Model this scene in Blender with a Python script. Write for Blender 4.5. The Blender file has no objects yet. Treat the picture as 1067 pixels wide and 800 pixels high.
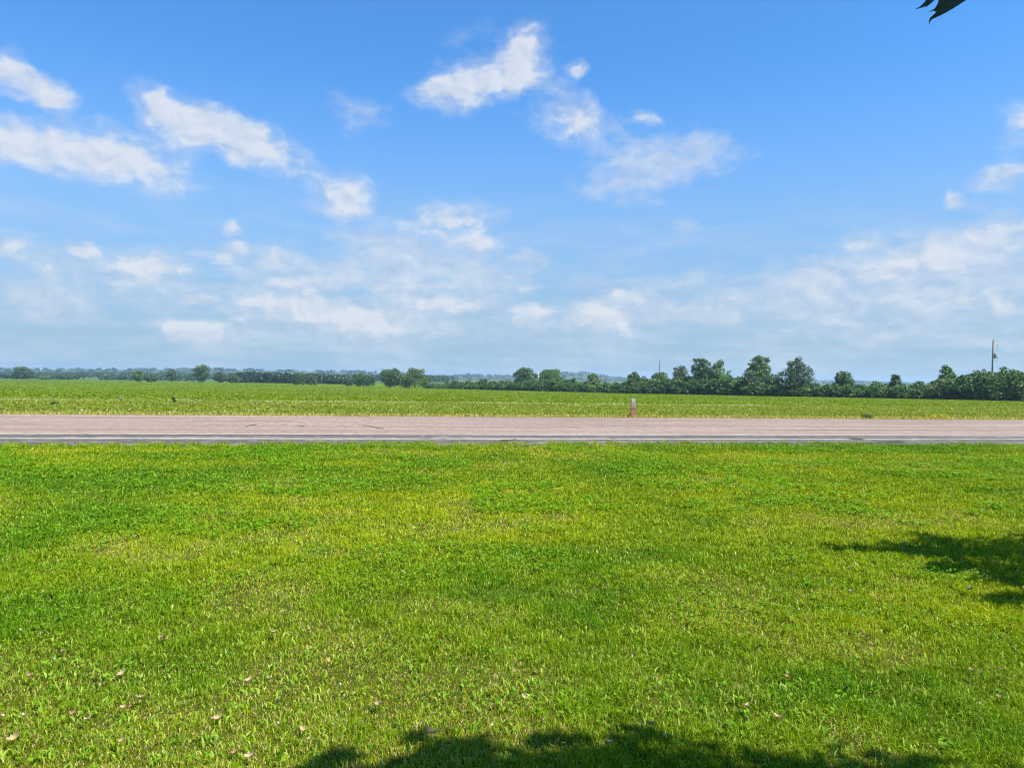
import bpy, math, random
import numpy as np
from mathutils import Matrix, Vector

R = math.radians
rng = np.random.default_rng(11)
random.seed(5)
scene = bpy.context.scene
COL = scene.collection

# ------------------------------------------------------------------ camera numbers
F = 770.0            # focal length in photo pixels (photo 1067 x 800)
EYE = 1.6
ROLL = 0.0140
def hor(px): return 393.5 + ROLL * (px - 533.5)

# ------------------------------------------------------------------ small tools
def smooth(t): return t * t * (3 - 2 * t)
def vnoise(x, y, seed=0):
    r = np.random.default_rng(seed); T = r.random((256, 256))
    xi = np.floor(x).astype(int); yi = np.floor(y).astype(int)
    fx = smooth(x - xi); fy = smooth(y - yi)
    a = T[xi % 256, yi % 256]; b = T[(xi + 1) % 256, yi % 256]
    c = T[xi % 256, (yi + 1) % 256]; d = T[(xi + 1) % 256, (yi + 1) % 256]
    return (a * (1 - fx) + b * fx) * (1 - fy) + (c * (1 - fx) + d * fx) * fy
def fbm(x, y, seed=0, o=4):
    s = 0; amp = .5; tot = 0
    for i in range(o):
        s = s + amp * vnoise(x * 2 ** i + 17.3 * i, y * 2 ** i + 9.1 * i, seed + i); tot += amp; amp *= .5
    return s / tot
def sstep(a, b, x):
    t = np.clip((x - a) / (b - a), 0, 1); return t * t * (3 - 2 * t)

def np_mesh(name, V, faces, mat=None, col=None, smooth_shade=False):
    """faces: list of int arrays (M,k). col: (N,3) base colours per point."""
    me = bpy.data.meshes.new(name)
    V = np.asarray(V, dtype=np.float32)
    me.vertices.add(len(V)); me.vertices.foreach_set('co', V.ravel())
    loops = np.concatenate([f.ravel() for f in faces]).astype(np.int32)
    counts = np.concatenate([np.full(len(f), f.shape[1], dtype=np.int32) for f in faces])
    starts = np.concatenate([[0], np.cumsum(counts)[:-1]]).astype(np.int32)
    me.loops.add(len(loops)); me.loops.foreach_set('vertex_index', loops)
    me.polygons.add(len(counts)); me.polygons.foreach_set('loop_start', starts)
    if smooth_shade: me.polygons.foreach_set('use_smooth', np.ones(len(counts), dtype=bool))
    if col is not None:
        a = me.attributes.new('col', 'FLOAT_COLOR', 'POINT')
        c = np.ones((len(V), 4), dtype=np.float32); c[:, :3] = col
        a.data.foreach_set('color', c.ravel())
    me.update(calc_edges=True)
    if mat: me.materials.append(mat)
    return me
def link(name, data, parent=None, loc=(0, 0, 0), rotz=0.0):
    o = bpy.data.objects.new(name, data); COL.objects.link(o)
    o.location = loc; o.rotation_euler = (0, 0, rotz)
    if parent: o.parent = parent
    return o
def tag(o, label=None, cat=None, group=None, kind=None):
    if label: o['label'] = label
    if cat: o['category'] = cat
    if group: o['group'] = group
    if kind: o['kind'] = kind
    return o
def thing(name, label, cat, loc, rotz=0.0, group=None):
    return tag(link(name, None, None, loc, rotz), label, cat, group)

class MB:
    """collects tubes, boxes and loose polygons into one mesh"""
    def __init__(s): s.V = []; s.Q = []; s.T = []; s.P = []
    def tube(s, pts, rad, n=8, caps=True):
        base = len(s.V); pts = [Vector(p) for p in pts]
        for i, p in enumerate(pts):
            d = (pts[min(i + 1, len(pts) - 1)] - pts[max(i - 1, 0)]).normalized()
            u = d.orthogonal().normalized() if abs(d.z) < .9 else Vector((1, 0, 0)).cross(d).normalized()
            w = d.cross(u); r = rad[i] if hasattr(rad, '__len__') else rad
            for k in range(n):
                a = 2 * math.pi * k / n
                s.V.append(tuple(p + u * math.cos(a) * r + w * math.sin(a) * r))
        for i in range(len(pts) - 1):
            for k in range(n):
                s.Q.append((base + i * n + k, base + i * n + (k + 1) % n, base + (i + 1) * n + (k + 1) % n, base + (i + 1) * n + k))
        if caps:
            s.P.append(tuple(range(base + n - 1, base - 1, -1)))
            s.P.append(tuple(range(base + (len(pts) - 1) * n, base + len(pts) * n)))
        return s
    def box(s, lo, hi):
        b = len(s.V)
        for z in (lo[2], hi[2]):
            for x, y in ((lo[0], lo[1]), (hi[0], lo[1]), (hi[0], hi[1]), (lo[0], hi[1])): s.V.append((x, y, z))
        s.Q += [(b + 3, b + 2, b + 1, b), (b + 4, b + 5, b + 6, b + 7)] + [(b + k, b + (k + 1) % 4, b + 4 + (k + 1) % 4, b + 4 + k) for k in range(4)]
        return s
    def mesh(s, name, mat, smooth_shade=False, bevel=0):
        me = bpy.data.meshes.new(name); me.from_pydata(s.V, [], s.Q + s.T + s.P)
        if smooth_shade: me.polygons.foreach_set('use_smooth', [True] * len(me.polygons))
        me.materials.append(mat); me.update()
        if bevel:
            import bmesh
            bm = bmesh.new(); bm.from_mesh(me)
            bmesh.ops.bevel(bm, geom=bm.edges[:], offset=bevel, segments=2, affect='EDGES'); bm.to_mesh(me); bm.free()
        return me

# ------------------------------------------------------------------ materials
def new_mat(name):
    m = bpy.data.materials.new(name); m.use_nodes = True
    nt = m.node_tree; nt.nodes.clear()
    out = nt.nodes.new('ShaderNodeOutputMaterial')
    return m, nt, out
def N(nt, t, **kw):
    n = nt.nodes.new(t)
    for k, v in kw.items(): setattr(n, k, v)
    return n
def inp(nt, sock, v):
    if isinstance(v, bpy.types.NodeSocket): nt.links.new(v, sock)
    else: sock.default_value = v
def math_(nt, op, a, b=None, c=None, clamp=False):
    n = N(nt, 'ShaderNodeMath', operation=op); n.use_clamp = clamp
    inp(nt, n.inputs[0], a)
    if b is not None: inp(nt, n.inputs[1], b)
    if c is not None: inp(nt, n.inputs[2], c)
    return n.outputs[0]
def mixc(nt, f, a, b, bt='MIX'):
    n = N(nt, 'ShaderNodeMix', data_type='RGBA', blend_type=bt)
    inp(nt, n.inputs['Factor'], f)
    for s, v in ((n.inputs[6], a), (n.inputs[7], b)):
        inp(nt, s, v if isinstance(v, bpy.types.NodeSocket) else (*v, 1))
    return n.outputs[2]
def noise(nt, vec, scale, detail=4, rough=.55, dim='3D'):
    n = N(nt, 'ShaderNodeTexNoise', noise_dimensions=dim)
    if vec is not None: nt.links.new(vec, n.inputs['Vector'])
    n.inputs['Scale'].default_value = scale; n.inputs['Detail'].default_value = detail; n.inputs['Roughness'].default_value = rough
    return n.outputs['Fac']
def maprange(nt, v, a, b, c=0.0, d=1.0, interp='SMOOTHSTEP'):
    n = N(nt, 'ShaderNodeMapRange', interpolation_type=interp)
    inp(nt, n.inputs['Value'], v)
    for k, x in zip(('From Min', 'From Max', 'To Min', 'To Max'), (a, b, c, d)): inp(nt, n.inputs[k], x)
    return n.outputs['Result']

def foliage_mat(name, transl=.35, gloss=.06, rough=.4):
    m, nt, out = new_mat(name)
    at = N(nt, 'ShaderNodeAttribute', attribute_name='col')
    d = N(nt, 'ShaderNodeBsdfDiffuse'); t = N(nt, 'ShaderNodeBsdfTranslucent'); g = N(nt, 'ShaderNodeBsdfGlossy')
    g.inputs['Roughness'].default_value = rough
    nt.links.new(at.outputs['Color'], d.inputs['Color'])
    tc = mixc(nt, 1.0, at.outputs['Color'], (1.15, 1.1, .7), 'MULTIPLY'); nt.links.new(tc, t.inputs['Color'])
    a = N(nt, 'ShaderNodeMixShader'); a.inputs[0].default_value = transl
    nt.links.new(d.outputs[0], a.inputs[1]); nt.links.new(t.outputs[0], a.inputs[2])
    b = N(nt, 'ShaderNodeMixShader'); b.inputs[0].default_value = gloss
    nt.links.new(a.outputs[0], b.inputs[1]); nt.links.new(g.outputs[0], b.inputs[2])
    nt.links.new(b.outputs[0], out.inputs['Surface'])
    return m
def simple_mat(name, col, col2=None, scale=8.0, rough=.8, metal=0.0, bump=0.0):
    m, nt, out = new_mat(name)
    p = N(nt, 'ShaderNodeBsdfPrincipled'); p.inputs['Roughness'].default_value = rough; p.inputs['Metallic'].default_value = metal
    tc = N(nt, 'ShaderNodeTexCoord')
    f = noise(nt, tc.outputs['Object'], scale, 6, .65)
    nt.links.new(mixc(nt, maprange(nt, f, .35, .65), col, col2 or col), p.inputs['Base Color'])
    if bump:
        b = N(nt, 'ShaderNodeBump'); b.inputs['Strength'].default_value = bump
        nt.links.new(f, b.inputs['Height']); nt.links.new(b.outputs[0], p.inputs['Normal'])
    nt.links.new(p.outputs[0], out.inputs['Surface'])
    return m

M_grass = foliage_mat('grass_blade', .32, .015, .5)
M_leaf = foliage_mat('tree_leaf', .22, .03, .5)
M_crop = foliage_mat('crop_leaf', .45, .02, .5)
M_bark = simple_mat('bark', (.10, .075, .055), (.18, .14, .11), 6, .9, bump=.4)
M_pole = simple_mat('weathered_pole', (.065, .058, .052), (.11, .10, .09), 5, .85, bump=.2)
M_polepale = simple_mat('pale_pole', (.42, .42, .40), (.5, .5, .48), 5, .7)
M_metal = simple_mat('galvanised_metal', (.38, .39, .40), (.5, .5, .5), 12, .45, .6)
M_trans = simple_mat('transformer_paint', (.30, .31, .31), (.36, .36, .35), 9, .5)
M_porc = simple_mat('porcelain', (.35, .33, .31), (.42, .4, .38), 9, .35)
M_wire = simple_mat('wire', (.12, .12, .12), None, 9, .6)
M_dry = foliage_mat('dry_leaf', .2, .04, .5)

# ------------------------------------------------------------------ terrain
ROADK = .158; CA = math.cos(math.atan(ROADK)); SA = math.sin(math.atan(ROADK)); Y0 = 17.3
ky = np.array([-400, 30, 33, 36, 50, 100, 150, 230, 320, 450, 700, 1200, 2500, 4500, 6500])
kz = np.array([0, 0, -.05, -.16, -.45, -1.2, -1.9, -2.9, -3.6, -4.3, -5.2, -6.5, -7.0, -4, 6.0])
def tcoord(x, y): return (y - ROADK * x - Y0) * CA
def terrain(x, y):
    yy = y - ROADK * x * np.clip((400 - y) / 300, 0, 1)
    return np.interp(yy, ky, kz)
def gpt(px, Y):
    X = (px - 533.5) / F * Y
    return X, Y, float(terrain(X, Y))
EDGE_PX = [-250, 0, 144, 300, 420, 540, 660, 790, 900, 1067, 1300]
EDGE_Y = [520, 500, 470, 400, 340, 280, 230, 190, 172, 140, 110]
def lawn_pt(px, py, z=0.0):
    Y = (EYE - z) * F / (py - hor(px)); return ((px - 533.5) / F * Y, Y)

xs = np.concatenate([-np.geomspace(5000, 46, 46), np.arange(-44, 46, 2.0), np.geomspace(46, 5000, 46)])
ys = np.concatenate([np.array([-300, -150, -80, -40, -20]), np.arange(-10, 60, 2.0), np.geomspace(60, 6400, 90)])
gx, gy = np.meshgrid(xs, ys, indexing='ij')
gz = terrain(gx, gy)
nx, ny = gx.shape
V = np.stack([gx, gy, gz], -1).reshape(-1, 3)
ii, jj = np.meshgrid(np.arange(nx - 1), np.arange(ny - 1), indexing='ij')
Q = np.stack([ii * ny + jj, (ii + 1) * ny + jj, (ii + 1) * ny + jj + 1, ii * ny + jj + 1], -1).reshape(-1, 4)

def ground_material():
    m, nt, out = new_mat('ground_soil')
    geo = N(nt, 'ShaderNodeNewGeometry'); P = geo.outputs['Position']
    sx = N(nt, 'ShaderNodeSeparateXYZ'); nt.links.new(P, sx.inputs[0])
    t = math_(nt, 'MULTIPLY', math_(nt, 'SUBTRACT', math_(nt, 'SUBTRACT', sx.outputs[1], math_(nt, 'MULTIPLY', sx.outputs[0], ROADK)), Y0), CA)
    n1 = noise(nt, P, .35, 5); n2 = noise(nt, P, 14, 4); n3 = noise(nt, P, .02, 3)
    lawn = mixc(nt, n2, (.022, .030, .004), (.09, .095, .015))  # soil and thatch; the dark tone paints in shade between the blades
    lawn = mixc(nt, maprange(nt, n1, .5, .7), lawn, (.13, .115, .03))
    tw = math_(nt, 'ADD', t, math_(nt, 'MULTIPLY', math_(nt, 'SUBTRACT', n1, .5), 5))
    near = mixc(nt, noise(nt, P, .8, 5), (.13, .20, .025), (.22, .25, .06))
    far = mixc(nt, maprange(nt, n3, .3, .7), (.075, .130, .006), (.095, .150, .008))
    far = mixc(nt, math_(nt, 'MULTIPLY', noise(nt, P, .25, 4), .35), far, (.11, .165, .02))
    field = mixc(nt, maprange(nt, tw, 42, 52), near, far)
    strip = math_(nt, 'MULTIPLY', math_(nt, 'MULTIPLY', maprange(nt, tw, 42.5, 44), maprange(nt, tw, 47.5, 45.5)), maprange(nt, n1, .45, .65))
    field = mixc(nt, math_(nt, 'MULTIPLY', math_(nt, 'MULTIPLY', strip, .4), maprange(nt, n2, .35, .6)), field, (.30, .30, .11))
    verge = mixc(nt, n2, (.26, .24, .06), (.38, .32, .13))
    field = mixc(nt, maprange(nt, t, 15.0, 13.3), field, verge)
    sf = N(nt, 'ShaderNodeVectorMath', operation='LENGTH'); nt.links.new(P, sf.inputs[0])
    field = mixc(nt, maprange(nt, sf.outputs['Value'], 520, 640), field, mixc(nt, n3, (.05, .09, .03), (.09, .14, .04)))
    c = mixc(nt, maprange(nt, t, 5, 6), lawn, field)
    d = N(nt, 'ShaderNodeBsdfDiffuse'); nt.links.new(c, d.inputs['Color'])
    nt.links.new(d.outputs[0], out.inputs['Surface'])
    return m
ground = link('ground', np_mesh('ground', V, [Q], ground_material(), smooth_shade=True))
tag(ground, 'flat farmland ground, mown lawn in front of the road and crop field beyond it', 'ground', kind='structure')

# distant hills
def hills_mesh():
    hx = np.linspace(-2600, 1500, 160); hy = np.linspace(1150, 4200, 60)
    X, Y = np.meshgrid(hx, hy, indexing='ij')
    ang = X / Y * F + 533.5
    def g(c, w, h, y, wy): return h * np.exp(-((ang - c) / w) ** 2) * np.exp(-((Y - y) / wy) ** 2)
    H = g(600, 45, 29, 2600, 330) + g(490, 34, 16, 2600, 330) + g(545, 30, 11, 2600, 330) + g(60, 190, 12, 2000, 250) + g(250, 130, 15, 2000, 300) + g(380, 70, 13, 2100, 300) \
        + g(800, 160, 14, 3000, 400) + g(1100, 160, 12, 3000, 400) + g(-150, 120, 9, 1700, 300)
    H = H + 3.0 * (fbm(X / 260, Y / 260, 5) - .5)
    Z = terrain(X, Y) - 2.0 + H
    return X, Y, Z
HX, HY, HZ = hills_mesh()
M_hill = simple_mat('hill_ground', (.03, .06, .025), (.045, .075, .03), .01, .95)
n1_, n2_ = HX.shape
a_, b_ = np.meshgrid(np.arange(n1_ - 1), np.arange(n2_ - 1), indexing='ij')
HQ = np.stack([a_ * n2_ + b_, (a_ + 1) * n2_ + b_, (a_ + 1) * n2_ + b_ + 1, a_ * n2_ + b_ + 1], -1).reshape(-1, 4)
tag(link('hills', np_mesh('hills', np.stack([HX, HY, HZ], -1).reshape(-1, 3), [HQ], M_hill, smooth_shade=True)),
    'low hazy hills along the horizon beyond the field', 'hills', kind='structure')

# ------------------------------------------------------------------ road
def rp(s, t, z=0.0):
    """road coordinates (s along, t across from the lawn edge) to world"""
    return (s * CA - t * SA, Y0 + s * SA + t * CA, z)
def road_strip(name, t0, t1, z, mat, s0=-160, s1=160, ds=.8, wob=0.0, seed=1, zf=None):
    s = np.arange(s0, s1 + ds, ds)
    e0 = t0 + (wob * (fbm(s * .7, s * 0 + 3.3, seed) - .5) * 2 if wob else 0 * s)
    e1 = t1 + (wob * (fbm(s * .7, s * 0 + 8.3, seed + 7) - .5) * 2 if wob else 0 * s)
    A = np.stack([s * CA - e0 * SA, Y0 + s * SA + e0 * CA, 0 * s + z], -1)
    B = np.stack([s * CA - e1 * SA, Y0 + s * SA + e1 * CA, 0 * s + z], -1)
    V = np.concatenate([A, B]); n = len(s); i = np.arange(n - 1)
    return np_mesh(name, V, [np.stack([i, i + 1, n + i + 1, n + i], -1)], mat)

def road_material(name, base, alt, speck, worn=None, amt=.25):
    m, nt, out = new_mat(name)
    geo = N(nt, 'ShaderNodeNewGeometry'); P = geo.outputs['Position']
    mp = N(nt, 'ShaderNodeMapping'); nt.links.new(P, mp.inputs[0]); mp.inputs['Rotation'].default_value = (0, 0, -math.atan(ROADK))
    mp2 = N(nt, 'ShaderNodeMapping'); nt.links.new(mp.outputs[0], mp2.inputs[0]); mp2.inputs['Scale'].default_value = (.06, 1.1, 1)
    lanes = noise(nt, mp2.outputs[0], 1.0, 5, .6)
    sp = noise(nt, P, 45, 3, .7); big = noise(nt, P, .6, 5, .6)
    c = mixc(nt, maprange(nt, lanes, .35, .68), base, alt)
    c = mixc(nt, math_(nt, 'MULTIPLY', maprange(nt, big, .45, .7), .35), c, tuple(x * .8 for x in base))
    c = mixc(nt, math_(nt, 'MULTIPLY', maprange(nt, sp, .42, .62), amt), c, speck)
    mp3 = N(nt, 'ShaderNodeMapping'); nt.links.new(mp.outputs[0], mp3.inputs[0]); mp3.inputs['Scale'].default_value = (3.2, 1.1, 1)
    sp2 = noise(nt, mp3.outputs[0], 1.6, 7, .88)
    c = mixc(nt, math_(nt, 'MULTIPLY', maprange(nt, sp2, .45, .60), amt * 1.3), c, tuple(x * .68 for x in base))
    if worn:
        w = noise(nt, mp2.outputs[0], 2.2, 6, .7); w2 = noise(nt, P, 2.5, 5, .7)
        f = math_(nt, 'ADD', math_(nt, 'MULTIPLY', w, .5), math_(nt, 'MULTIPLY', w2, .5))
        c = mixc(nt, maprange(nt, f, .5, .6), c, worn)
    p = N(nt, 'ShaderNodeBsdfPrincipled'); nt.links.new(c, p.inputs['Base Color']); p.inputs['Roughness'].default_value = .9
    p.inputs['Specular IOR Level'].default_value = .25
    b = N(nt, 'ShaderNodeBump'); b.inputs['Strength'].default_value = .3; b.inputs['Distance'].default_value = .01
    nt.links.new(sp, b.inputs['Height']); nt.links.new(b.outputs[0], p.inputs['Normal'])
    nt.links.new(p.outputs[0], out.inputs['Surface'])
    return m
PINK = (.188, .132, .104); PINK2 = (.274, .205, .152)
M_road = road_material('pink_chip_seal', PINK, PINK2, (.38, .31, .26), None, .42)
M_shoulder = road_material('grey_shoulder', (.060, .055, .046), (.11, .102, .085), (.17, .16, .135), (.20, .18, .14), .4)
M_white = road_material('worn_white_line', (.34, .305, .255), (.42, .38, .32), (.26, .225, .18), (.19, .155, .125), .4)
M_tar = road_material('dark_joint', (.075, .07, .07), (.10, .092, .09), (.14, .12, .115), (.21, .18, .165), .3)
M_yellow = road_material('worn_yellow_line', (.30, .22, .07), (.32, .24, .10), (.28, .22, .17), (.26, .20, .15), .4)
M_tar2 = road_material('dark_crack_fill', (.09, .07, .068), (.12, .095, .09), (.16, .13, .12), None, .3)
tag(link('road', road_strip('road', 3.0, 12.05, .030, M_road, wob=.10, seed=3)), 'pinkish two lane country road crossing in front of the field', 'road', kind='structure')
tag(link('road_shoulder', road_strip('road_shoulder', -.1, 3.1, .024, M_shoulder, wob=.12, seed=9)), 'narrow grey asphalt shoulder along the lawn edge of the road', 'road', kind='structure')

def multi(name, strips, mat, label):
    bmv = []; fs = []; off = 0
    for st in strips:
        me = road_strip('tmp', *st['a'], mat, st['s'][0], st['s'][1], st.get('ds', .5), st.get('w', .02), st.get('seed', 2))
        v = np.zeros(len(me.vertices) * 3, dtype=np.float32); me.vertices.foreach_get('co', v); v = v.reshape(-1, 3)
        n = len(v) // 2; i = np.arange(n - 1); fs.append(np.stack([i, i + 1, n + i + 1, n + i], -1) + off)
        bmv.append(v); off += len(v); bpy.data.meshes.remove(me)
    o = link(name, np_mesh(name, np.concatenate(bmv), fs, mat)); tag(o, label, 'road', kind='structure'); return o
multi('road_edge_line', [dict(a=(1.48, 1.80, .034), s=(-160, 160), w=.10, seed=21), dict(a=(2.78, 3.06, .038), s=(-160, 160), w=.07, seed=25)], M_white, 'worn white edge lines along the near side of the road')
multi('road_joint', [dict(a=(2.06, 2.6, .029), s=(-160, 160), w=.14, seed=31)], M_tar, 'dark open joint between shoulder and pavement')
ds = []
for k in range(-12, 12): ds.append(dict(a=(8.66, 8.80, .038), s=(-9.3 + 12.2 * k, -6.2 + 12.2 * k), ds=.3))
multi('road_centre_line', ds, M_yellow, 'faded yellow dashed centre line of the road')
cr = [dict(a=(9.95, 10.02, .034), s=(-42, -9), w=.06, seed=41), dict(a=(9.92, 10.03, .034), s=(3.5, 23), w=.07, seed=43), dict(a=(6.7, 6.75, .034), s=(-40, -13), w=.05, seed=47),
      dict(a=(6.72, 6.77, .034), s=(-9.5, -6.2), w=.05, seed=48), dict(a=(6.75, 6.80, .034), s=(1, 40), w=.06, seed=49), dict(a=(11.6, 11.66, .034), s=(-5, 30), w=.08, seed=52), dict(a=(5.2, 5.25, .034), s=(8, 44), w=.05, seed=53)]
multi('road_crack', cr, M_tar2, 'dark cracks running along the road')
def poly_sheet(name, pts, mat, z):
    me = bpy.data.meshes.new(name); me.from_pydata([rp(s, t, z) for s, t in pts], [], [tuple(range(len(pts)))]); me.materials.append(mat); return me
M_patch = road_material('tar_patch', (.055, .045, .042), (.08, .065, .06), (.12, .10, .09), None, .3)
def world_to_road(x, y):
    dx, dy = x, y - Y0; return dx * CA + dy * SA, -dx * SA + dy * CA
crk = MB()
def crack_line(pix, w):
    pts = []
    for px, py in pix:
        x, y = lawn_pt(px, py, .03); pts.append(world_to_road(x, y))
    out = []
    for i in range(len(pts) - 1):
        for k in range(6):
            f = k / 6; out.append((pts[i][0] * (1 - f) + pts[i + 1][0] * f + random.uniform(-.03, .03), pts[i][1] * (1 - f) + pts[i + 1][1] * f + random.uniform(-.05, .05)))
    out.append(pts[-1])
    b = len(crk.V)
    for i, (s, t) in enumerate(out):
        ww = w * (.5 + random.random()) * (0.3 if i in (0, len(out) - 1) else 1)
        crk.V += [rp(s, t - ww, .042), rp(s, t + ww, .042)]
    for i in range(len(out) - 1): crk.Q.append((b + 2 * i, b + 2 * i + 2, b + 2 * i + 3, b + 2 * i + 1))
crack_line([(374, 442.3), (386, 444.3), (401, 447)], .07)
crack_line([(256, 445), (261, 443.2), (268, 442.7)], .16)
crack_line([(520, 459.8), (538, 458), (552, 461)], .07)
crack_line([(885, 457.4), (900, 457.8), (918, 460.2), (945, 460.6)], .12)
crack_line([(310, 443.6), (318, 444.2)], .06)
crack_line([(590, 444.5), (604, 446)], .05)
tag(link('road_crack_patch', crk.mesh('road_crack_patch', M_patch)), 'dark diagonal tar filled cracks on the road', 'road', kind='structure')

# ------------------------------------------------------------------ grass (stuff)
def blades(name, x, y, z, h, w, lean, col, mat, tipw=.12, midw=.85):
    n = len(x)
    th = rng.random(n) * 2 * np.pi; ph = rng.random(n) * 2 * np.pi
    ux, uy = np.cos(th) * w / 2, np.sin(th) * w / 2
    lx, ly = np.cos(ph) * lean * h, np.sin(ph) * lean * h
    V = np.empty((n, 5, 3), dtype=np.float32)
    V[:, 0] = np.stack([x - ux, y - uy, z - .004], -1); V[:, 1] = np.stack([x + ux, y + uy, z - .004], -1)
    mx, my, mz = x + lx * .32, y + ly * .32, z + h * .6
    V[:, 2] = np.stack([mx + ux * midw, my + uy * midw, mz], -1); V[:, 3] = np.stack([mx - ux * midw, my - uy * midw, mz], -1)
    tz = z + h * np.sqrt(np.clip(1 - .55 * lean ** 2, .15, 1))
    V[:, 4] = np.stack([x + lx, y + ly, tz], -1)
    b = np.arange(n) * 5
    f4 = np.stack([b, b + 1, b + 2, b + 3], -1); f3 = np.stack([b + 3, b + 2, b + 4], -1)
    return V.reshape(-1, 3), [f4, f3], np.repeat(col, 5, axis=0)
def lerp(a, b, t): return np.asarray(a)[None] * (1 - t[:, None]) + np.asarray(b)[None] * t[:, None]

def lawn_samples(n, y0, y1, power=1.0, margin=1.3):
    """points over the lawn, denser towards the camera"""
    g = np.linspace(y0, y1, 400)
    wgt = (1.44 * g * .5 * 2 * .72 + 2 * margin) * (1 / np.maximum(g, 3.0)) ** power
    cdf = np.cumsum(wgt); cdf /= cdf[-1]
    Y = np.interp(rng.random(n), cdf, g); half = .72 * Y + margin
    X = (rng.random(n) * 2 - 1) * half
    t = tcoord(X, Y); k = t < .40 + .7 * (fbm(X * 2.3, Y * 2.3, 77) - .5) + 1.0 * (fbm(X * .6, Y * .6, 78) - .5)
    return X[k], Y[k]

n_bl = 1700000
X, Y = lawn_samples(n_bl, 1.9, 22.0, 1.45)
A = fbm(X / 1.7, Y / 1.7, 101); B = fbm(X / .55, Y / .55, 202); tt_ = tcoord(X, Y); C = .5 * fbm(X / 4.5, Y / 4.5, 303) + .5 * fbm((X + .158 * Y) / 7, tt_ / .9, 313); D = fbm(X / .16, Y / .16, 404, 3)
thin = sstep(.52, .72, .5 * B + .5 * A + .10 * np.clip((5.5 - Y) / 3, 0, 1) * (.6 + .8 * (X < 0)))          # worn patches
keep = rng.random(len(X)) > np.maximum(.45 * thin, rng.random(len(X)) * .5 * sstep(.48, .34, D))
X, Y, A, B, C, D, thin = [q[keep] for q in (X, Y, A, B, C, D, thin)]
n = len(X); rnd = rng.random(n); r2 = rng.random(n)
edge = sstep(-.9, -.1, tcoord(X, Y))
h = (.020 + .028 * rng.random(n)) * (.62 + .85 * sstep(.35, .68, D)) * (1 - .35 * thin) * (.9 + .3 * C) * (1 + .75 * edge)
w = (.0026 + .0030 * rng.random(n) ** 2) * np.clip(Y / 4.5, .9, 2.6)
lean = .15 + 1.0 * rng.random(n)
hue = np.clip(.5 + 1.6 * (A - .5) + 2.2 * (C - .5) + .8 * (B - .5) + .35 * (rnd - .5), 0, 1)
col = lerp((.098, .230, .001), (.34, .403, .002), hue)
col = col * (.60 + .80 * rng.random(n))[:, None]
lightb = rng.random(n) < .07; col[lightb] = lerp((.36, .46, .02), (.46, .54, .06), rng.random(n))[lightb]; w[lightb] *= 1.2
straw = rng.random(n) < (.018 + .26 * thin); col[straw] = lerp((.42, .33, .10), (.60, .52, .22), rng.random(n))[straw]
lean[straw] += .35; h[straw] *= .8
col = lerp_e = col * (1 - edge[:, None] * .35) + np.array([.20, .30, .02])[None] * edge[:, None] * .35
V, Fs, Cc = blades('grass', X, Y, np.zeros(n), h, w, lean, col, M_grass)
tag(link('grass', np_mesh('grass', V, Fs, M_grass, Cc)), 'bright mown green lawn grass with yellowish worn patches', 'grass', kind='stuff')

# low broad leaves: clover and dandelion leaves between the blades
def leaflets(x, y, z, size, col, up=.6, long=1.6):
    n = len(x)
    th = rng.random(n) * 2 * np.pi
    a = np.stack([np.cos(th), np.sin(th), up * (rng.random(n) * 1.6 - .3)], -1); a /= np.linalg.norm(a, axis=1)[:, None]
    s = np.stack([-np.sin(th), np.cos(th), .5 * (rng.random(n) - .5)], -1); s /= np.linalg.norm(s, axis=1)[:, None]
    up_ = np.cross(a, s)
    P0 = np.stack([x, y, z], -1); L = (size * long)[:, None]; W = (size * .5)[:, None]
    V = np.empty((n, 6, 3), dtype=np.float32)
    V[:, 0] = P0; V[:, 1] = P0 + a * L * .4 + s * W + up_ * W * .25; V[:, 2] = P0 + a * L * .8 + s * W * .8 + up_ * W * .2
    V[:, 3] = P0 + a * L - up_ * W * .15; V[:, 4] = P0 + a * L * .8 - s * W * .8 + up_ * W * .2; V[:, 5] = P0 + a * L * .4 - s * W + up_ * W * .25
    b = np.arange(n) * 6
    return V.reshape(-1, 3), [np.stack([b, b + 1, b + 2, b + 3], -1), np.stack([b, b + 3, b + 4, b + 5], -1)], np.repeat(col, 6, axis=0)
X, Y = lawn_samples(240000, 1.5, 21, .8)
Pm = fbm(X / 1.3 + 40, Y / 1.3, 515); P2 = fbm(X / .3, Y / .3, 616, 3)
px_ = X / Y * F + 533
bias = .10 * (px_ < 450) * (Y > 8) - .04
k = (Pm + bias > .53) & (P2 > .42) & (tcoord(X, Y) < -.3)
k &= rng.random(len(X)) < sstep(2.5, 8, Y) * .9 + .1
k |= (rng.random(len(X)) < .03)
X, Y = X[k], Y[k]; n = len(X)
sz = (.010 + .011 * rng.random(n)) * np.clip(Y / 6, .9, 1.7)
col = lerp((.065, .19, .004), (.17, .33, .008), rng.random(n))
V, Fs, Cc = leaflets(X, Y, .018 + .045 * rng.random(n), sz, col)
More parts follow.
